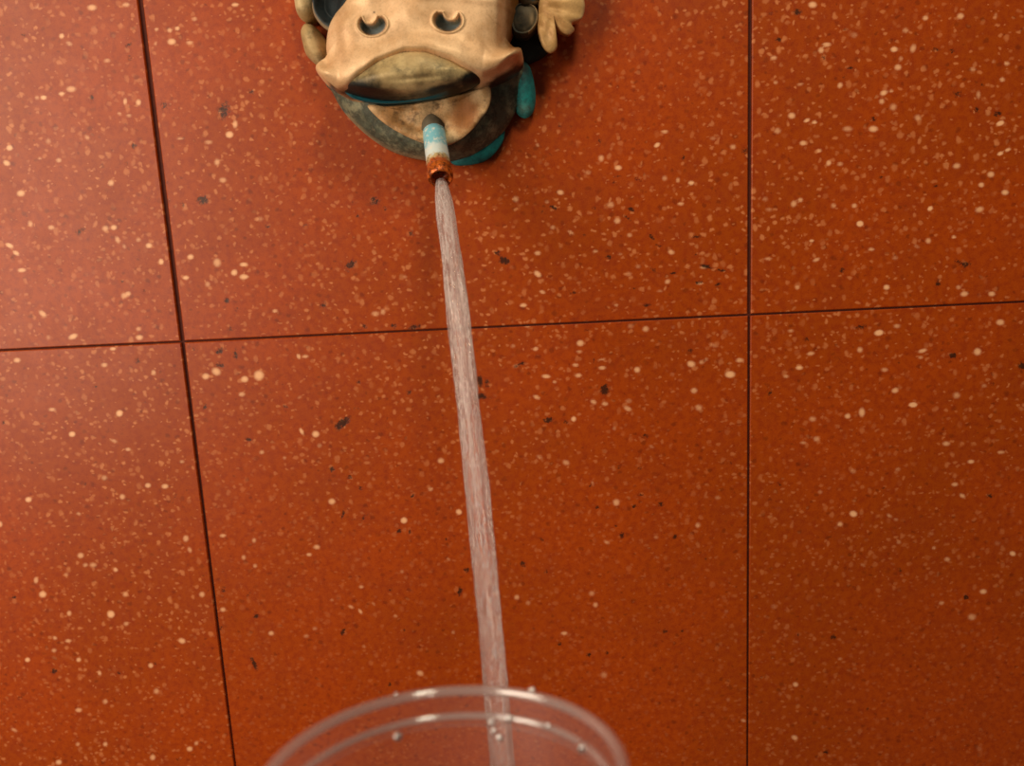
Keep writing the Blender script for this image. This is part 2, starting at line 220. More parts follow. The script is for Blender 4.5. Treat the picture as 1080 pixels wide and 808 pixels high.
def build_wall():
    V, Fc, mi, dark, pale, chippy = [], [], [], [], [], []
    D, Pl = plist(DARK), plist(PALE)
    def joint(i, j):                       # half width of the vertical joint i at top and bottom of row j (rows count upwards from the seam)
        w = {0: (1.7, 1.45), -1: (1.25, .6)} if i == 0 else {0: (1.15, 1.1), -1: (.85, .6)}
        return [a*1e-3 for a in w.get(j, (1.3, 1.3))]
    HJ = .6e-3; BEV = .5e-3; dep = .0018
    for i in range(-2, 4):
        for j in range(-2, 2):
            z0, z1 = j*TILE+HJ, (j+1)*TILE-HJ
            zc0, zc1 = max(z0, -.33), min(z1, .225); xc0, xc1 = max(i*TILE, -.18), min((i+1)*TILE, .56)
            dense = zc1 > zc0 and xc1 > xc0
            if dense:
                zs = np.unique(np.r_[z0, np.arange(zc0, zc1, .0012), zc1, z1]); us = np.unique(np.r_[0, np.linspace((xc0-i*TILE)/TILE, (xc1-i*TILE)/TILE, int((xc1-xc0)/.0012)), 1])
            else:
                zs = np.array([z0, (z0+z1)/2, z1]); us = np.array([0, .5, 1.])
            lt, lb = joint(i, j); rt, rb = joint(i+1, j)
            t = (zs-z0)/(z1-z0)
            xl = i*TILE + lb+(lt-lb)*t; xr = (i+1)*TILE - (rb+(rt-rb)*t)
            X = xl[:, None] + (xr-xl)[:, None]*us[None, :]; Z = np.repeat(zs[:, None], len(us), 1)
            Y = np.zeros_like(X)
            # eased edge: the outermost ring drops back, the next one is set in by the width of the bevel
            nz, nu = X.shape
            X[:, 0] -= 0; inner = None
            Xp = np.pad(X, 1, mode='edge'); Zp = np.pad(Z, 1, mode='edge'); Yp = np.zeros_like(Xp)
            Xp[:, 1] += BEV; Xp[:, -2] -= BEV; Zp[1, :] += BEV; Zp[-2, :] -= BEV
            Yp[0, :] = Yp[-1, :] = Yp[:, 0] = Yp[:, -1] = BEV*.9
            # and a side wall back into the joint
            Xp = np.pad(Xp, 1, mode='edge'); Zp = np.pad(Zp, 1, mode='edge'); Yp = np.pad(Yp, 1, mode='constant', constant_values=dep+.001)
            nz, nu = Xp.shape; off = len(V)
            pts = np.stack([Xp.ravel(), Yp.ravel(), Zp.ravel()], 1)
            # tiles of the lower row were cut from a calmer part of the slab
            dz = np.clip(-pts[:, 2]/.2, 0, 1)
            chippy.extend(1-(.62 if i == 0 else .5 if i > 0 else .15)*dz if j < 0 else np.ones(len(pts)))
            U, W = proj(pts)
            if dense:
                dark.extend(mark_field(U, W, D, .85, 1.35)); pale.extend(mark_field(U, W, Pl, .6, 1.6))
            else:
                dark.extend([0]*len(pts)); pale.extend([0]*len(pts))
            V.extend(pts.tolist())
            for a in range(nz-1):
                r = off+a*nu
                Fc.extend([(r+b, r+b+1, r+b+1+nu, r+b+nu) for b in range(nu-1)])
            mi.extend([0]*((nz-1)*(nu-1)))
    off = len(V); x0, x1, z0, z1 = -2*TILE, 4*TILE, -2*TILE, 2*TILE
    V += [(x0, dep, z0), (x1, dep, z0), (x1, dep, z1), (x0, dep, z1), (x0, .03, z0), (x1, .03, z0), (x1, .03, z1), (x0, .03, z1)]
    Fc += [tuple(off+k for k in f) for f in ((0, 1, 2, 3), (7, 6, 5, 4), (0, 4, 5, 1), (1, 5, 6, 2), (2, 6, 7, 3), (3, 7, 4, 0))]
    mi += [1]*6; dark += [0]*8; pale += [0]*8; chippy += [1]*8
    o = mesh_obj('wall_back', V, Fc, None, smooth=False, attrs={'dark': dark, 'pale': pale, 'chippy': chippy}, mats=[terrazzo, grout], midx=mi)
    o['kind'] = 'structure'
build_wall()

# ------------------------------------------------------------------ bronze mask
def bronze(name, light, mid, darkc, dark_scale=60, dark_lo=.55, dark_hi=.8, dark_amt=.6, rough=.5, metal=.15, grain=.25, third=None):
    """tan worn bronze: base tones by noise, 'stain' attribute brings the dark patina and painted shade, 'teal' the verdigris, 'worn' the bare edge and painted highlights"""
    m = NT(name); p = m.obj()
    a = m.noise(p, 55, 5, .6).outputs[0]; b = m.noise(p, dark_scale, 6, .7).outputs[0]; g = m.noise(p, 900, 4, .7).outputs[0]
    c = m.mix(m.ramp(a, .38, .62), light, mid)
    c = m.mix(m.ramp(b, dark_lo, dark_hi, 0, dark_amt), c, darkc)
    if third: c = m.mix(m.ramp(m.noise(p, 170, 5, .75).outputs[0], .5, .66, 0, .8), c, third)
    st = m.attr('stain_shade')
    sf = m.ramp(m.math('ADD', st, m.math('MULTIPLY_ADD', m.noise(p, 160, 5, .7).outputs[0], .9, -.45)), .12, .95)
    c = m.mix(m.math('MULTIPLY', sf, m.ramp(st, 0, .3)), c, srgb(24, 31, 28))
    te = m.attr('teal')
    tf = m.ramp(m.math('ADD', te, m.math('MULTIPLY_ADD', m.noise(p, 260, 5, .7).outputs[0], .6, -.3)), .35, .65)
    c = m.mix(m.math('MULTIPLY', tf, m.ramp(te, 0, .3)), c, srgb(20, 92, 104))
    c = m.mix(m.ramp(m.math('ADD', m.attr('rust_shade'), m.math('MULTIPLY_ADD', m.noise(p, 120, 4, .6).outputs[0], .5, -.25)), .2, .8), c, srgb(150, 92, 40))  # rust tint, which also paints shade on the right cheek
    c = m.mix(m.attr('slate'), c, srgb(74, 112, 126))
    wo = m.attr('worn_light'); c = m.mix(m.math('MULTIPLY', wo, .7), c, srgb(236, 200, 150))
    c = m.mix(m.ramp(g, .45, .75, 0, grain), c, srgb(90, 66, 44))
    bm = m.math('ADD', m.math('MULTIPLY', a, .8), m.math('ADD', m.math('MULTIPLY', g, .25), m.math('MULTIPLY', b, .5)))
    m.bsdf(c, rough, metal, .4, bm, .35, .001)
    return m.m
B_FACE = bronze('bronze_face', srgb(240, 198, 152), srgb(220, 174, 126), srgb(152, 112, 74), 40, .5, .8, .6, .45)
B_LIP = bronze('bronze_lip', srgb(206, 180, 128), srgb(170, 144, 98), srgb(74, 70, 50), 75, .45, .7, .8, .5)
B_LOWER = bronze('bronze_lower_lip', srgb(222, 186, 138), srgb(186, 136, 82), srgb(96, 70, 44), 140, .48, .66, .8, .6, .1, .4)
B_JAW = bronze('bronze_jaw', srgb(150, 146, 116), srgb(88, 94, 78), srgb(20, 28, 30), 170, .44, .6, .9, .6, .1, .3, srgb(126, 124, 100))
B_TEAL = bronze('verdigris', srgb(30, 150, 148), srgb(22, 104, 106), srgb(10, 52, 58), 150, .45, .7, .8, .7, 0, .15)
B_CURL = bronze('bronze_curl', srgb(216, 190, 142), srgb(184, 154, 106), srgb(110, 98, 70), 130, .48, .7, .7, .6)
B_SLATE = bronze('bronze_slate', srgb(44, 56, 62), srgb(34, 42, 46), srgb(20, 24, 28), 100, .45, .7, .8, .55, .2, .2)
B_LEAF = bronze('bronze_leaf', srgb(216, 172, 112), srgb(186, 140, 84), srgb(128, 94, 58), 90, .5, .75, .6, .5)
B_DARK = bronze('bronze_dark', srgb(94, 80, 58), srgb(68, 60, 44), srgb(32, 34, 28), 110, .42, .66, .8, .6)

def seg_dist(U, W, poly):
    """distance to a polyline and signed side (positive below/right-hand of travel)"""
    best = np.full(U.shape, 1e9); side = np.zeros(U.shape)
    for (x0, y0), (x1, y1) in zip(poly[:-1], poly[1:]):
        dx, dy = x1-x0, y1-y0; L = dx*dx+dy*dy
        t = np.clip(((U-x0)*dx+(W-y0)*dy)/L, 0, 1)
        d = np.hypot(U-x0-t*dx, W-y0-t*dy)
        s = np.sign(dx*(W-y0)-dy*(U-x0))
        m = d < best; best[m] = d[m]; side[m] = s[m]
    return best, side
def blob(U, W, x, y, a, b, ang=0):
    r = math.radians(ang); dx, dy = U-x, -(W-y)
    u = (dx*math.cos(r)+dy*math.sin(r))/a; v = (-dx*math.sin(r)+dy*math.cos(r))/b
    return np.exp(-(u*u+v*v))
def sm(x, a, b):
    t = np.clip((x-a)/(b-a), 0, 1); return t*t*(3-2*t)

def dome(name, outline, centre, h0, h1, mat, parent, back=0.0, n=2.6, hfun=None, afun=None, N=200, rings=60, rough=0.25, flat=None):
    """a raised form: outline (pixels, seen at height h0 mm) swelling to h1 mm, closed down to `back` mm off the wall"""
    O = spline(outline, N); mpt = len(O)
    Ow = np.array([at(x, y, h0*1e-3) for x, y in O]); cw = at(centre[0], centre[1], h0*1e-3)
    Wo = Ow[:, [0, 2]]; c2 = cw[[0, 2]]
    ss = 1-(1-np.linspace(0, 1, rings+1)[1:])**1.35
    pts = [[c2[0], -h1*1e-3, c2[1]]]; S = [0.0]
    for s in ss:
        h = h0+(h1-h0)*max(0, 1-s**n)**(1/1.7)
        ring = c2+(Wo-c2)*s
        pts += [[x, -h*1e-3, z] for x, z in ring]; S += [s]*mpt
    P = np.array(pts); S = np.array(S)
    if flat:                                   # swell by distance from the edge instead of by ring
        for q in range(0, len(P), 4000):
            D = np.hypot(P[q:q+4000, None, 0]-Wo[None, :, 0], P[q:q+4000, None, 2]-Wo[None, :, 1]).min(1)/(flat*1e-3)
            P[q:q+4000, 1] = -(h0+(h1-h0)*np.sqrt(1-(1-np.clip(D, 0, 1))**2.2))*1e-3
        G = P[1:, 1].reshape(-1, mpt).copy()
        for q in range(70):
            Gr = G.copy()
            Gr[1:-1] = .5*G[1:-1]+.125*(G[2:]+G[:-2])+.125*(np.roll(G[1:-1], 1, 1)+np.roll(G[1:-1], -1, 1))
            G = Gr
        P[1:, 1] = G.ravel(); P[0, 1] = G[0].mean()
    U, W = proj(P)
    if hfun is not None: P[:, 1] -= hfun(U, W, S)*1e-3
    if rough:
        nz = np.array([mnoise.noise(Vector((p[0]*110, p[2]*110, hash(name) % 7 if False else len(name)))) for p in P])
        P[:, 1] -= nz*rough*1e-3*sm(1-S, 0, .15)
    attrs = {k: np.zeros(len(P)) for k in ('stain_shade', 'teal', 'worn_light', 'rust_shade', 'slate')}
    if afun:
        U, W = proj(P)
        for k, v in afun(U, W, S).items(): attrs[k] = np.clip(v, 0, 1.2)
    V = P.tolist(); Fc = [(0, 1+(k+1) % mpt, 1+k) for k in range(mpt)]
    for r in range(len(ss)-1):
        a, b = 1+r*mpt, 1+(r+1)*mpt
        Fc += [(a+k, a+(k+1) % mpt, b+(k+1) % mpt, b+k) for k in range(mpt)]
    last = 1+(len(ss)-1)*mpt
    # rounded turn-under and side wall
    prev = last; yl = P[last:last+mpt, 1]
    for q, (sc, fr) in enumerate(((.985, .12), (.95, .45), (.93, 1.0))):
        base = len(V); ring = c2+(Wo-c2)*sc
        for k in range(mpt):
            V.append([ring[k, 0], yl[k]*(1-fr)-back*1e-3*fr, ring[k, 1]])
            for key in attrs: pass
        Fc += [(prev+k, prev+(k+1) % mpt, base+(k+1) % mpt, base+k) for k in range(mpt)]
        prev = base
    V.append([c2[0], -back*1e-3, c2[1]]); Fc += [(prev+k, prev+(k+1) % mpt, len(V)-1) for k in range(mpt)]
    for key in attrs:
        edge = attrs[key][last:last+mpt]
        attrs[key] = np.r_[attrs[key], edge, edge, edge, [0]]
    return mesh_obj(name, V, Fc, mat, parent, attrs=attrs)

mask = thing('bronze_mask', 'worn tan bronze grotesque animal mask with green patina mounted on red terrazzo wall', 'mask', at(450, 60, 0))

ARCH = [(337, 76), (346, 86), (356, 94), (366, 90), (378, 77), (398, 62), (428, 51), (452, 51), (478, 59), (498, 71), (509, 77), (523, 72), (536, 61), (548, 55)]
# nostril: crescent bitten from above by a rounded tongue
def nostril(U, W, x, y, flip):
    u = (U-x)*flip; v = W-y
    r = np.hypot(u/15.5, v/12.2)                      # outer oval
    bite = np.hypot((u+3)/8.5, (v+10.5)/9.5)          # tongue from above
    hole = np.minimum(np.minimum(1-r, bite-1), (v+8.5)/8)   # >0 inside the crescent
    return hole
def face_h(U, W, S):
    h = np.zeros(U.shape)
    d, s = seg_dist(U, W, ARCH)
    # skin sweeps out to the lip line, then falls away under it
    h += np.where(s < 0, 5.0*np.exp(-(d/16)**2), 5.0*np.exp(-(d/5)**2)-7*sm(d, 3, 14)*sm(508-U, 0, 12)*sm(U-360, 0, 10))
    h += 3*blob(U, W, 541, 60, 14, 10, 30) + 2*blob(U, W, 342, 78, 9, 8)
    h -= 15*sm(U, 523, 545)*sm(56-W, 0, 14) + 2.5*blob(U, W, 352, 48, 10, 22)
    h += 2.5*blob(U, W, 433, 22, 20, 26)
    for x, y, f in ((393, 26, 1), (472.5, 22, -1)):
        k = nostril(U, W, x, y, f)
        h -= 6*sm(k, .0, .22)
        h += 1.1*np.exp(-((k+.07)/.08)**2)
        h -= 1.2*blob(U, W, x-3*f, y-4, 6, 6)
    h += .5*np.exp(-((W-(-2+.0006*(U-435)**2))/3)**2)
    h += 7*blob(U, W, 400, -62, 22, 16)+7*blob(U, W, 492, -64, 22, 16)+5*blob(U, W, 446, -40, 16, 40)
    return h
def face_a(U, W, S):
    d, s = seg_dist(U, W, ARCH)
    w = .75*np.exp(-(d/2.6)**2)*(s <= 0)+.25*np.exp(-(d/10)**2)*(s < 0)
    st = np.zeros(U.shape); sl = np.zeros(U.shape)
    for x, y, f in ((393, 26, 1), (472.5, 22, -1)):
        k = nostril(U, W, x, y, f)
        w += .8*np.exp(-((k+.07)/.06)**2)*sm(W, y-14, y+4)+.35*np.exp(-((k+.07)/.06)**2)  # worn rim, its brighter lower edge a painted highlight
        sl += .9*sm(k, .05, .2); st += .5*sm(k, .2, .4)*(W < y+2)
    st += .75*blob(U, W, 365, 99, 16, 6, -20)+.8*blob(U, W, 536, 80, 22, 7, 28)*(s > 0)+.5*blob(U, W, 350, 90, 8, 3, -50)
    st += .35*sm(U, 528, 545)*(W < 50)+.9*blob(U, W, 394.5, 13, 1.5, 1.2)  # shaded side of the right cheek painted dark, and a small stain
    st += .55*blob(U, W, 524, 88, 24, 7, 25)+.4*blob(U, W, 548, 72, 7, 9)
    return dict(stain_shade=st, worn_light=w, slate=sl, rust_shade=.75*sm(U, 522, 542)*sm(60-W, 0, 12), teal=.35*sm(-U, -352, -345)*blob(U, W, 346, 35, 8, 14)+.6*blob(U, W, 352, 95, 12, 3, -45))  # brown on the right cheek paints in its shaded side plane
FACE = [(368, -2), (353, 20), (347, 34), (345, 52), (347, 71), (337, 75.5), (344, 88), (357, 99), (380, 107), (420, 110), (465, 107), (505, 97), (536, 85), (551, 72), (551, 58), (546, 54), (534, 53),
        (540, 34), (548, 8), (552, -25), (553, -80), (528, -140), (448, -172), (368, -142), (340, -85), (350, -35)]
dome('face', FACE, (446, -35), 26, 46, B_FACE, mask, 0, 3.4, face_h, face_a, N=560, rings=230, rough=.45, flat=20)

# upper lip: bulging lens under the lip line
def lip_h(U, W, S):
    h = -9*sm(W-(104+.0012*(U-437)**2*-1), -10, 4) + .9*blob(U, W, 405, 80, 14, 10)-.8*blob(U, W, 440, 82, 30, 3, 5)
    return h*sm(1-S, -.02, .1)+0*U
def lip_a(U, W, S):
    low = 110-.0035*(U-415)**2
    st = .95*blob(U, W, 372, 94, 20, 17)+.45*blob(U, W, 400, 96, 20, 9)+.55*blob(U, W, 500, 84, 12, 9)+.4*blob(U, W, 395, 80, 10, 10)+.7*sm(W-low, -20, -6)*sm(W-low, -30, -8)  # dark patina, with overhang shade painted along the lower edge
    st += 1.0*blob(U, W, 470, 96, 13, 5)
    return dict(stain_shade=st, teal=.75*sm(W-low, -6, -2)*sm(480-U, -10, 25), worn_light=.35*blob(U, W, 440, 58, 34, 6))  # pale crest paints in the light on top of the bulge
LIP = [(362, 93), (371, 82), (386, 69), (406, 58), (430, 52), (454, 52), (477, 59), (497, 71), (509, 79), (505, 89), (488, 97), (464, 103), (438, 107), (408, 109.5), (384, 107), (369, 102)]
dome('upper_lip', LIP, (436, 82), 35, 54, B_LIP, mask, 20, 2.3, lip_h, lip_a, N=300, rings=70, rough=.7)

# jaw: bowl that carries the lower lip
def jaw_a(U, W, S):
    return dict(stain_shade=.5*blob(U, W, 545, 85, 14, 30)+.45*blob(U, W, 425, 150, 14, 7, -30)+.3*blob(U, W, 380, 122, 10, 20, 40), teal=.5*blob(U, W, 512, 163, 22, 9, 25)+.45*blob(U, W, 362, 118, 10, 16, 40), worn_light=.35*sm(S, .93, .99)*(W > 120)*(U < 470))
def jaw_h(U, W, S):
    rr = np.hypot((U-452)/70, (W-118)/42)
    return 2.2*np.sin(rr*9)*np.exp(-((rr-1)/.35)**2)*.5 + .15*np.sin(U*.55)*np.sin(W*.5)
JAW = [(345, 84), (351, 98), (361, 116), (376, 133), (395, 149), (416, 161), (440, 168), (466, 170.5), (492, 167), (512, 157), (531, 139), (544, 117), (551, 92), (551, 66), (500, 50), (446, 46), (380, 56)]
dome('jaw', JAW, (452, 108), 7, 27, B_JAW, mask, 0, 2.8, jaw_h, jaw_a, N=300, rings=80, rough=1.0)

def low_h(U, W, S):
    return -3.2*sm(1-S, .05, .5)+.5*blob(U, W, 400, 118, 10, 8)+.4*np.sin(U*.25+W*.2)
def low_a(U, W, S):
    return dict(stain_shade=.75*blob(U, W, 455, 128, 12, 9)+.45*blob(U, W, 507, 128, 12, 14, 40)+.4*blob(U, W, 480, 147, 16, 5)+.55*blob(U, W, 425, 130, 4, 3)+.45*sm(S, .93, 1)*(U > 500), worn_light=.4*sm(S, .9, .99)*(U < 450)*(W > 112), rust_shade=.85*blob(U, W, 490, 120, 18, 26, -20)+.3*blob(U, W, 425, 128, 10, 8))
LOW = [(388, 111), (408, 112), (436, 109), (466, 104), (494, 97), (514, 91), (518, 97), (517, 109), (511, 122), (500, 135), (486, 147), (468, 154), (450, 152), (431, 145), (411, 134), (397, 123)]
dome('lower_lip', LOW, (455, 124), 29, 32, B_LOWER, mask, 18, 3.0, low_h, low_a, N=240, rings=60, rough=.8)

# verdigris lobes showing behind the jaw
dome('beard_lobe', [(548, 64), (557, 68), (562, 80), (565, 100), (563, 117), (555, 125), (546, 121), (541, 108), (540, 80)], (552, 97), 5, 13, B_TEAL, mask, 0, 2.2, afun=lambda U, W, S: dict(stain_shade=.75*blob(U, W, 553, 72, 12, 14), worn_light=.15*blob(U, W, 553, 115, 8, 6)), N=90, rings=24, rough=.6)
dome('beard_lobe', [(476, 166), (479, 174), (497, 174), (514, 168.5), (526, 157), (532, 144), (530, 132), (512, 140), (495, 152)], (508, 158), 5, 9, B_TEAL, mask, 0, 2.2, N=90, rings=20, rough=.6)

# curls of the mane at the left of the face
dome('mane_curl', [(308, -22), (311, 0), (314, 15), (321, 23), (329, 22), (334, 12), (336, -5), (334, -26), (320, -34)], (322, -3), 14, 24, B_CURL, mask, 0, 2.3, afun=lambda U, W, S: dict(stain_shade=.7*blob(U, W, 332, 24, 8, 5)+.5*blob(U, W, 330, 0, 5, 12)), N=90, rings=26, rough=1.1)
dome('mane_curl', [(323, 25), (318, 33), (320, 47), (324, 59), (333, 68), (341, 72), (347, 66), (347, 50), (341, 38), (332, 28)], (333, 48), 11, 21, B_CURL, mask, 0, 2.3, afun=lambda U, W, S: dict(stain_shade=.55*blob(U, W, 341, 62, 9, 11)+.3*blob(U, W, 345, 45, 4, 14), teal=.25*blob(U, W, 340, 64, 8, 10)), N=90, rings=26, rough=.9)
def cup_h(U, W, S): return -11*sm(1-S, .12, .55)
dome('mane_curl', [(331, -22), (329, 0), (331, 15), (339, 27), (349, 33), (355, 27), (362, 12), (370, -6), (372, -26), (350, -36)], (347, -2), 30, 33, B_SLATE, mask, 6, 3, cup_h, lambda U, W, S: dict(worn_light=.5*sm(S, .86, .95)*(U < 356)*(W > 3)), N=110, rings=30, rough=.5)

# curls, leaf and an added shade lobe at the right
dome('mane_curl', [(545, 6), (556, 4), (565, 8), (568.5, 18), (566, 29), (558, 38), (549, 40), (541, 36), (538, 22)], (553, 22), 17, 24, B_DARK, mask, 0, 2.2,
     lambda U, W, S: 2.0*np.exp(-((S-.88)/.06)**2)-1*sm(1-S, .15, .5)*blob(U, W, 551, 22, 9, 14), lambda U, W, S: dict(stain_shade=.5*sm(-U, -560, -545)+.3*sm(W, 26, 38), worn_light=.8*np.exp(-((S-.9)/.05)**2)*(U > 557)+.6*blob(U, W, 561, 20, 2.5, 6), teal=.25*blob(U, W, 556, 10, 6, 5)), N=110, rings=30, rough=.4)
dome('mane_curl', [(548, -26), (548, 0), (552, 7), (561, 6), (568, 3), (572, -8), (570, -28)], (560, -10), 20, 27, B_DARK, mask, 0, 2.2, afun=lambda U, W, S: dict(teal=.5*blob(U, W, 562, 0, 8, 6), worn_light=.4*blob(U, W, 563, 2, 5, 1.5)), N=70, rings=20, rough=.4)
dome('mane_curl', [(541, 34), (558, 33), (574, 40), (581, 50), (574, 60), (560, 67), (548, 70), (538, 50)], (556, 51), 3, 8, B_DARK, mask, 0, 2.2, afun=lambda U, W, S: dict(stain_shade=np.full(U.shape, .9)), N=70, rings=20, rough=.4)  # dark lobe added to stand for the shade between head and leaf
def leaf_h(U, W, S):
    ang = np.arctan2(W-2, U-556)
    return 0.6*np.cos(ang*15)*sm(np.hypot(U-556, W-2), 12, 34)+3.5*sm(S, .2, .95)*0-1.0*blob(U, W, 579, 32, 4, 9)
LEAF = [(567, -26), (590, -40), (612, -30), (618, -12), (616, -2), (617, 8), (614, 19), (606, 23), (603, 26), (606, 32), (600, 36.5), (592, 34), (585, 29), (585, 38), (588, 47), (586, 53), (580, 56), (574, 52), (569, 42), (567, 28), (568, 5)]
dome('leaf', LEAF, (583, 14), 20, 24.5, B_LEAF, mask, 12, 2.6, leaf_h, lambda U, W, S: dict(stain_shade=.35*blob(U, W, 580.5, 20, 1.6, 1.6)+.5*blob(U, W, 600, 36, 9, 3)+.5*blob(U, W, 569, 44, 4, 12, 10), teal=.4*blob(U, W, 571, 46, 6, 12, 20), worn_light=.6*sm(S, .86, .97)*(U > 600)+.3*blob(U, W, 578, 40, 3, 8)), N=260, rings=40, rough=.35)

# ------------------------------------------------------------------ spout
def frame(d):
    d = Vector(d).normalized(); a = d.orthogonal().normalized(); return d, a, d.cross(a)
def lathe(name, p0, p1, prof, mat, parent=None, seg=48, attrs=None, wob=0.0):
    """profile of (distance along axis as fraction, radius mm) swept about p0->p1"""
    p0, p1 = Vector(p0), Vector(p1); L = (p1-p0); d, a, b = frame(L)
    V, Fc = [], []
    for i, (t, r) in enumerate(prof):
        for k in range(seg):
            an = 2*math.pi*k/seg
            rr = r*(1+wob*mnoise.noise(Vector((math.cos(an)*2, math.sin(an)*2, t*9+len(name)))))
            V.append(p0+L*t+(a*math.cos(an)+b*math.sin(an))*rr*1e-3)
    for i in range(len(prof)-1):
        Fc += [(i*seg+k, i*seg+(k+1) % seg, (i+1)*seg+(k+1) % seg, (i+1)*seg+k) for k in range(seg)]
    A = {'along': np.repeat([t for t, r in prof], seg)}
    return mesh_obj(name, V, Fc, mat, parent, attrs=A)
R0, R1 = at(457, 134, .024), at(464.5, 188, .050)
M = NT('painted_pipe'); p = M.obj(); al = M.attr('along')
nz = M.noise(p, 330, 4, .7).outputs[0]
q = M.math('ADD', al, M.math('MULTIPLY_ADD', nz, .22, -.11))
c = M.mix(M.ramp(q, .42, .52), srgb(128, 190, 205), srgb(214, 224, 222))
c = M.mix(M.ramp(nz, .52, .62, 0, .8), c, srgb(228, 226, 214))
c = M.mix(M.ramp(q, .64, .72), c, srgb(196, 168, 120))
c = M.mix(M.ramp(q, .72, .8), c, srgb(176, 78, 22))
c = M.mix(M.math('MULTIPLY', M.ramp(M.noise(p, 600, 4, .7).outputs[0], .52, .62), M.ramp(q, .6, .75)), c, srgb(74, 40, 18))
M.bsdf(c, .45, 0, .5, nz, .4, .0006); PIPE = M.m
M = NT('dark_iron'); M.bsdf(M.mix(M.noise(M.obj(), 300, 4).outputs[0], srgb(118, 104, 80), srgb(62, 56, 46)), .7, .1); IRON = M.m
M = NT('rusted_copper'); p = M.obj(); r_ = M.noise(p, 420, 4, .7).outputs[0]
M.bsdf(M.mix(M.ramp(r_, .4, .62), srgb(226, 112, 36), srgb(120, 52, 16)), .3, .35, .6, r_, .6, .001); RUST = M.m
spout = lathe('spout_pipe', R0, R1, [(-.35, 6.4), (0, 6.4), (.3, 6.5), (.6, 6.6), (.80, 6.7), (.9, 6.9), (.9, 4.4), (0, 4.4)], PIPE, mask, wob=.03)
rimo = lathe('spout_rim', R0, R1, [(.83, 6.7), (.86, 7.1), (.93, 7.3), (.98, 7.2), (1.01, 6.8), (1.02, 6.1), (1.0, 5.3), (.93, 4.9), (.75, 4.8)], RUST, mask, wob=.07)
coll = lathe('spout_collar', R0, R1, [(-.3, 8.2), (-.1, 7.9), (.02, 7.7), (.09, 7.2), (.11, 6.4)], IRON, mask, wob=.06)

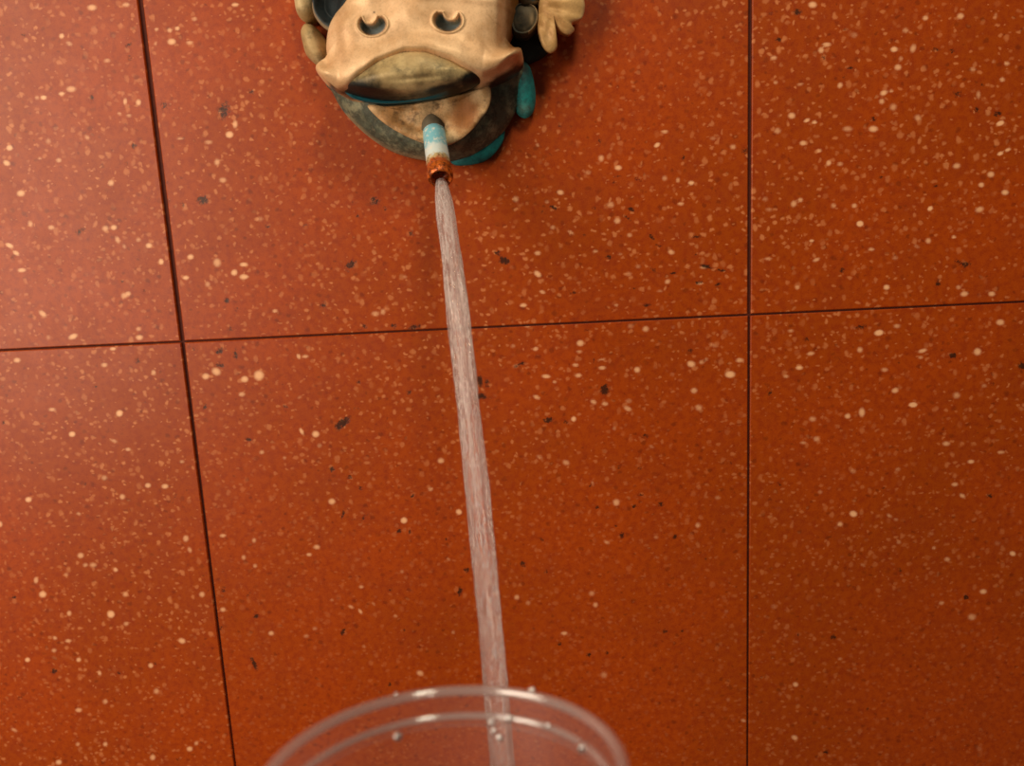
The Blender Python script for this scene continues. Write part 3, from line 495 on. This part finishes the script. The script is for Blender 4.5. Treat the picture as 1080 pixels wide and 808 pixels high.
# ------------------------------------------------------------------ water stream
P0 = at(466.2, 198, .0505); P1 = at(523, 726, .165)
bz = -1.0*(.165-.0505); cz = (P1[2]-P0[2])-bz
def path(t): return np.array([P0[0]+(P1[0]-P0[0])*t, P0[1]+(P1[1]-P0[1])*t, P0[2]+bz*t+cz*t*t])
def build_stream():
    V, Fc, al, ar = [], [], [], []
    seg, nr = 72, 420; t0, t1 = -.034, 1.9
    for i in range(nr):
        t = t0+(t1-t0)*i/(nr-1); p = path(t); d = path(t+.01)-path(t-.01)
        d = Vector(d).normalized(); a = Vector((1, 0, 0)); a = (a-d*a.dot(d)).normalized(); b = d.cross(a)
        wpx = np.interp(t, [-.04, 0, .06, .25, .5, .8, 1, 1.9], [2.6, 3.7, 4.7, 5.2, 5.6, 5.6, 5.6, 5.8])
        for k in range(seg):
            an = 2*math.pi*k/seg
            # long ridges that twist slowly, broken into beads further down
            n = mnoise.noise(Vector((math.cos(an)*1.6, math.sin(an)*1.6, t*5.5)))*.16
            n += mnoise.noise(Vector((math.cos(an)*4.5, math.sin(an)*4.5, t*16)))*.11
            n += mnoise.noise(Vector((math.cos(an)*9, math.sin(an)*9, t*60)))*.05*min(1, max(0, t)*3)
            r = wpx*(1+n*min(1, .35+max(t, 0)*2.2))
            V.append(Vector(p)+(a*math.cos(an)+b*math.sin(an)*.8)*r*1e-3); al.append(t); ar.append(an/(2*math.pi))
    for i in range(nr-1):
        Fc += [(i*seg+k, i*seg+(k+1) % seg, (i+1)*seg+(k+1) % seg, (i+1)*seg+k) for k in range(seg)]
    Fc.append(tuple(range(seg))); Fc.append(tuple(range((nr-1)*seg, nr*seg)))
    M = NT('running_water'); tv = M.attr('along')
    # streaks that follow the fall
    cb = M.n('ShaderNodeCombineXYZ')
    cx = M.attr('cx'); cy_ = M.attr('cy')
    M.l(M.math('MULTIPLY', cx, 3.6), cb.inputs[0]); M.l(M.math('MULTIPLY', cy_, 3.6), cb.inputs[1]); M.l(M.math('MULTIPLY', tv, 9), cb.inputs[2])
    st = M.noise(cb.outputs[0], 1.0, 4, .65).outputs[0]
    cb2 = M.n('ShaderNodeCombineXYZ')
    M.l(M.math('MULTIPLY', cx, 9), cb2.inputs[0]); M.l(M.math('MULTIPLY', cy_, 9), cb2.inputs[1]); M.l(M.math('MULTIPLY', tv, 60), cb2.inputs[2])
    st2 = M.noise(cb2.outputs[0], 1.0, 3, .6).outputs[0]
    bump = M.n('ShaderNodeBump'); bump.inputs['Strength'].default_value = .7; bump.inputs['Distance'].default_value = .0012
    M.l(M.math('ADD', st, M.math('MULTIPLY', st2, .6)), bump.inputs['Height'])
    tr = M.n('ShaderNodeBsdfTransparent')
    gl = M.n('ShaderNodeBsdfGlossy'); gl.inputs['Roughness'].default_value = .08; M.l(bump.outputs[0], gl.inputs['Normal'])
    di = M.n('ShaderNodeBsdfDiffuse'); di.inputs['Color'].default_value = (1, .92, .9, 1)
    tl = M.n('ShaderNodeBsdfTranslucent'); tl.inputs['Color'].default_value = (.95, .88, .86, 1)
    foam = M.n('ShaderNodeMixShader'); foam.inputs[0].default_value = .5; M.l(di.outputs[0], foam.inputs[1]); M.l(tl.outputs[0], foam.inputs[2])
    body = M.n('ShaderNodeMixShader')
    fade = M.ramp(tv, .1, 1.05, 1.0, .26)
    streak = M.math('MULTIPLY', M.ramp(st2, .56, .68), .5)
    M.l(M.math('MULTIPLY', M.math('ADD', streak, M.ramp(M.math('ADD', st, M.math('MULTIPLY_ADD', st2, .5, -.25)), .36, .64, .2, .78)), fade, clamp=True), body.inputs[0])
    M.l(tr.outputs[0], body.inputs[1]); M.l(foam.outputs[0], body.inputs[2])
    fr = M.n('ShaderNodeFresnel'); fr.inputs[0].default_value = 1.33; M.l(bump.outputs[0], fr.inputs['Normal'])
    fin = M.n('ShaderNodeMixShader'); M.l(M.math('MULTIPLY_ADD', fr.outputs[0], .6, .05, clamp=True), fin.inputs[0]); M.l(body.outputs[0], fin.inputs[1]); M.l(gl.outputs[0], fin.inputs[2])
    M.l(fin.outputs[0], M.out.inputs[0])
    ang = np.array(ar)*2*math.pi
    o = mesh_obj('water_stream', V, Fc, M.m, attrs={'along': al, 'cx': np.cos(ang), 'cy': np.sin(ang)})
    o['label'] = 'thin clear stream of water pouring from the rusty spout down behind the cup rim'; o['category'] = 'water'
build_stream()

# ------------------------------------------------------------------ plastic cup
CUPC = np.array([0.1944, -0.3008, -0.0857]); CN = Vector((-.007, .135, 1)).normalized()
ca = Vector((1, 0, 0)); ca = (ca-CN*ca.dot(CN)).normalized(); cb_ = CN.cross(ca)
def cup_pt(r, z, an): return Vector(CUPC)+(ca*math.cos(an)+cb_*math.sin(an))*r*1e-3+CN*z*1e-3
def clear(name, veil, lo, hi, rough=.05, col=(.95, .82, .80, 1)):
    m = NT(name)
    tr = m.n('ShaderNodeBsdfTransparent'); tr.inputs[0].default_value = (.97, .96, .96, 1)
    gl = m.n('ShaderNodeBsdfGlossy'); gl.inputs['Roughness'].default_value = rough
    di = m.n('ShaderNodeBsdfDiffuse'); di.inputs[0].default_value = col
    tl = m.n('ShaderNodeBsdfTranslucent'); tl.inputs[0].default_value = col
    f = m.n('ShaderNodeMixShader'); f.inputs[0].default_value = .5; m.l(di.outputs[0], f.inputs[1]); m.l(tl.outputs[0], f.inputs[2])
    a = m.n('ShaderNodeMixShader'); a.inputs[0].default_value = veil; m.l(tr.outputs[0], a.inputs[1]); m.l(f.outputs[0], a.inputs[2])
    lw = m.n('ShaderNodeLayerWeight'); lw.inputs[0].default_value = .35
    b = m.n('ShaderNodeMixShader'); m.l(m.ramp(lw.outputs['Facing'], 0, 1, lo, hi), b.inputs[0]); m.l(a.outputs[0], b.inputs[1]); m.l(gl.outputs[0], b.inputs[2])
    m.l(b.outputs[0], m.out.inputs[0]); return m.m
WALLM = clear('clear_plastic', .08, .01, .25, .4)
RIMM = clear('clear_plastic_rim', .34, .2, .6, .09)
def rev(name, prof, mat, parent, seg=160, closed=False):
    V, Fc = [], []
    for r, z in prof:
        for k in range(seg): V.append(cup_pt(r, z, 2*math.pi*k/seg))
    n = len(prof)
    for i in range(n if closed else n-1):
        j = (i+1) % n
        Fc += [(i*seg+k, i*seg+(k+1) % seg, j*seg+(k+1) % seg, j*seg+k) for k in range(seg)]
    return mesh_obj(name, V, Fc, mat, parent)
cup = thing('plastic_cup', 'empty clear plastic cup tilted forward at the bottom edge below the water stream', 'cup', cup_pt(0, -112, 0))
rev('cup_rim', [(47.6+1.5*math.cos(a), 1.6*math.sin(a)-1.5) for a in np.linspace(0, 2*math.pi, 17)[:-1]], RIMM, cup, closed=True)
rev('cup_body', [(46.5, -1.2), (46.2, -4.5), (45.8, -7.5), (45.5, -10.5), (44.8, -13), (43.6, -25), (42.2, -42), (38.5, -80), (35.7, -108), (34.8, -111.3), (33, -112), (20, -111), (0.2, -110.6)], WALLM, cup)
rev('stacking_ring', [(45.5+1.0*math.cos(a), 1.2*math.sin(a)-9.0) for a in np.linspace(0, 2*math.pi, 13)[:-1]], RIMM, cup, closed=True)
rev('stacking_ring', [(45.1+.4*math.cos(a), .45*math.sin(a)-11.6) for a in np.linspace(0, 2*math.pi, 13)[:-1]], WALLM, cup, closed=True)

# droplets clinging to the cup
M = NT('droplet_water')
g = M.n('ShaderNodeBsdfGlass'); g.inputs['IOR'].default_value = 1.33; g.inputs['Roughness'].default_value = .02; g2 = M.n('ShaderNodeBsdfGlossy'); g2.inputs['Roughness'].default_value = .28
mx = M.n('ShaderNodeMixShader'); mx.inputs[0].default_value = .6; M.l(g.outputs[0], mx.inputs[1]); M.l(g2.outputs[0], mx.inputs[2]); M.l(mx.outputs[0], M.out.inputs[0]); DROP = M.m
def droplet(an_deg, r, z, size, label, flat=.7):
    an = math.radians(an_deg); c = cup_pt(r, z, an); nrm = (c-cup_pt(0, z, 0)).normalized(); d, a, b = frame(nrm)
    V, Fc = [], []; nu, nv = 20, 12
    for j in range(nv+1):
        th = math.pi*j/nv
        for k in range(nu):
            ph = 2*math.pi*k/nu
            lx, ly, lz = math.sin(th)*math.cos(ph), math.sin(th)*math.sin(ph), math.cos(th)
            w = 1+.12*mnoise.noise(Vector((lx*1.5+an, ly*1.5, lz*1.5)))
            V.append(c+(a*lx+b*ly)*size*w*1e-3+d*lz*size*flat*w*1e-3)
    for j in range(nv):
        Fc += [(j*nu+k, j*nu+(k+1) % nu, (j+1)*nu+(k+1) % nu, (j+1)*nu+k) for k in range(nu)]
    o = mesh_obj('water_droplet', V, Fc, DROP); o['label'] = label; o['category'] = 'droplet'; o['group'] = 'water droplets on the clear cup'
def cup_angle(px, r, z):
    best = min(range(0, 1800), key=lambda k: abs(proj(np.array(cup_pt(r, z, math.radians(k/10))))[0]-px))
    return best/10
for px, r, z, s, lab in ((519, 44.4, -10.4, 1.0, 'upper left bead of the little ring of droplets below the falling stream'),
                         (521, 44.2, -13.0, 1.0, 'left bead of the little ring of droplets below the falling stream'),
                         (527, 44.0, -15.0, 1.2, 'lowest bead of the little ring of droplets below the falling stream'),
                         (537, 44.9, -8.6, 1.3, 'flat droplet on the ring just right of the bead cluster under the stream'),
                         (561, 48.2, .2, 1.2, 'droplet sitting on top of the cup rim right of the stream'),
                         (613, 44.6, -9.5, 1.6, 'droplet inside the cup near its right end'),
                         (420, 44.2, -12, 1.5, 'droplet inside the cup left of the bright glint'),
                         (418, 48.3, -.3, .8, 'tiny droplet on the outer rim at left of the glint'),
                         (578, 45.0, -8.0, .9, 'tiny droplet on the ring right of centre'),
                         (318, 45.0, -9, 1.9, 'droplet by the left end of the cup rim')):
    droplet(cup_angle(px, r, z), r, z, s, lab)
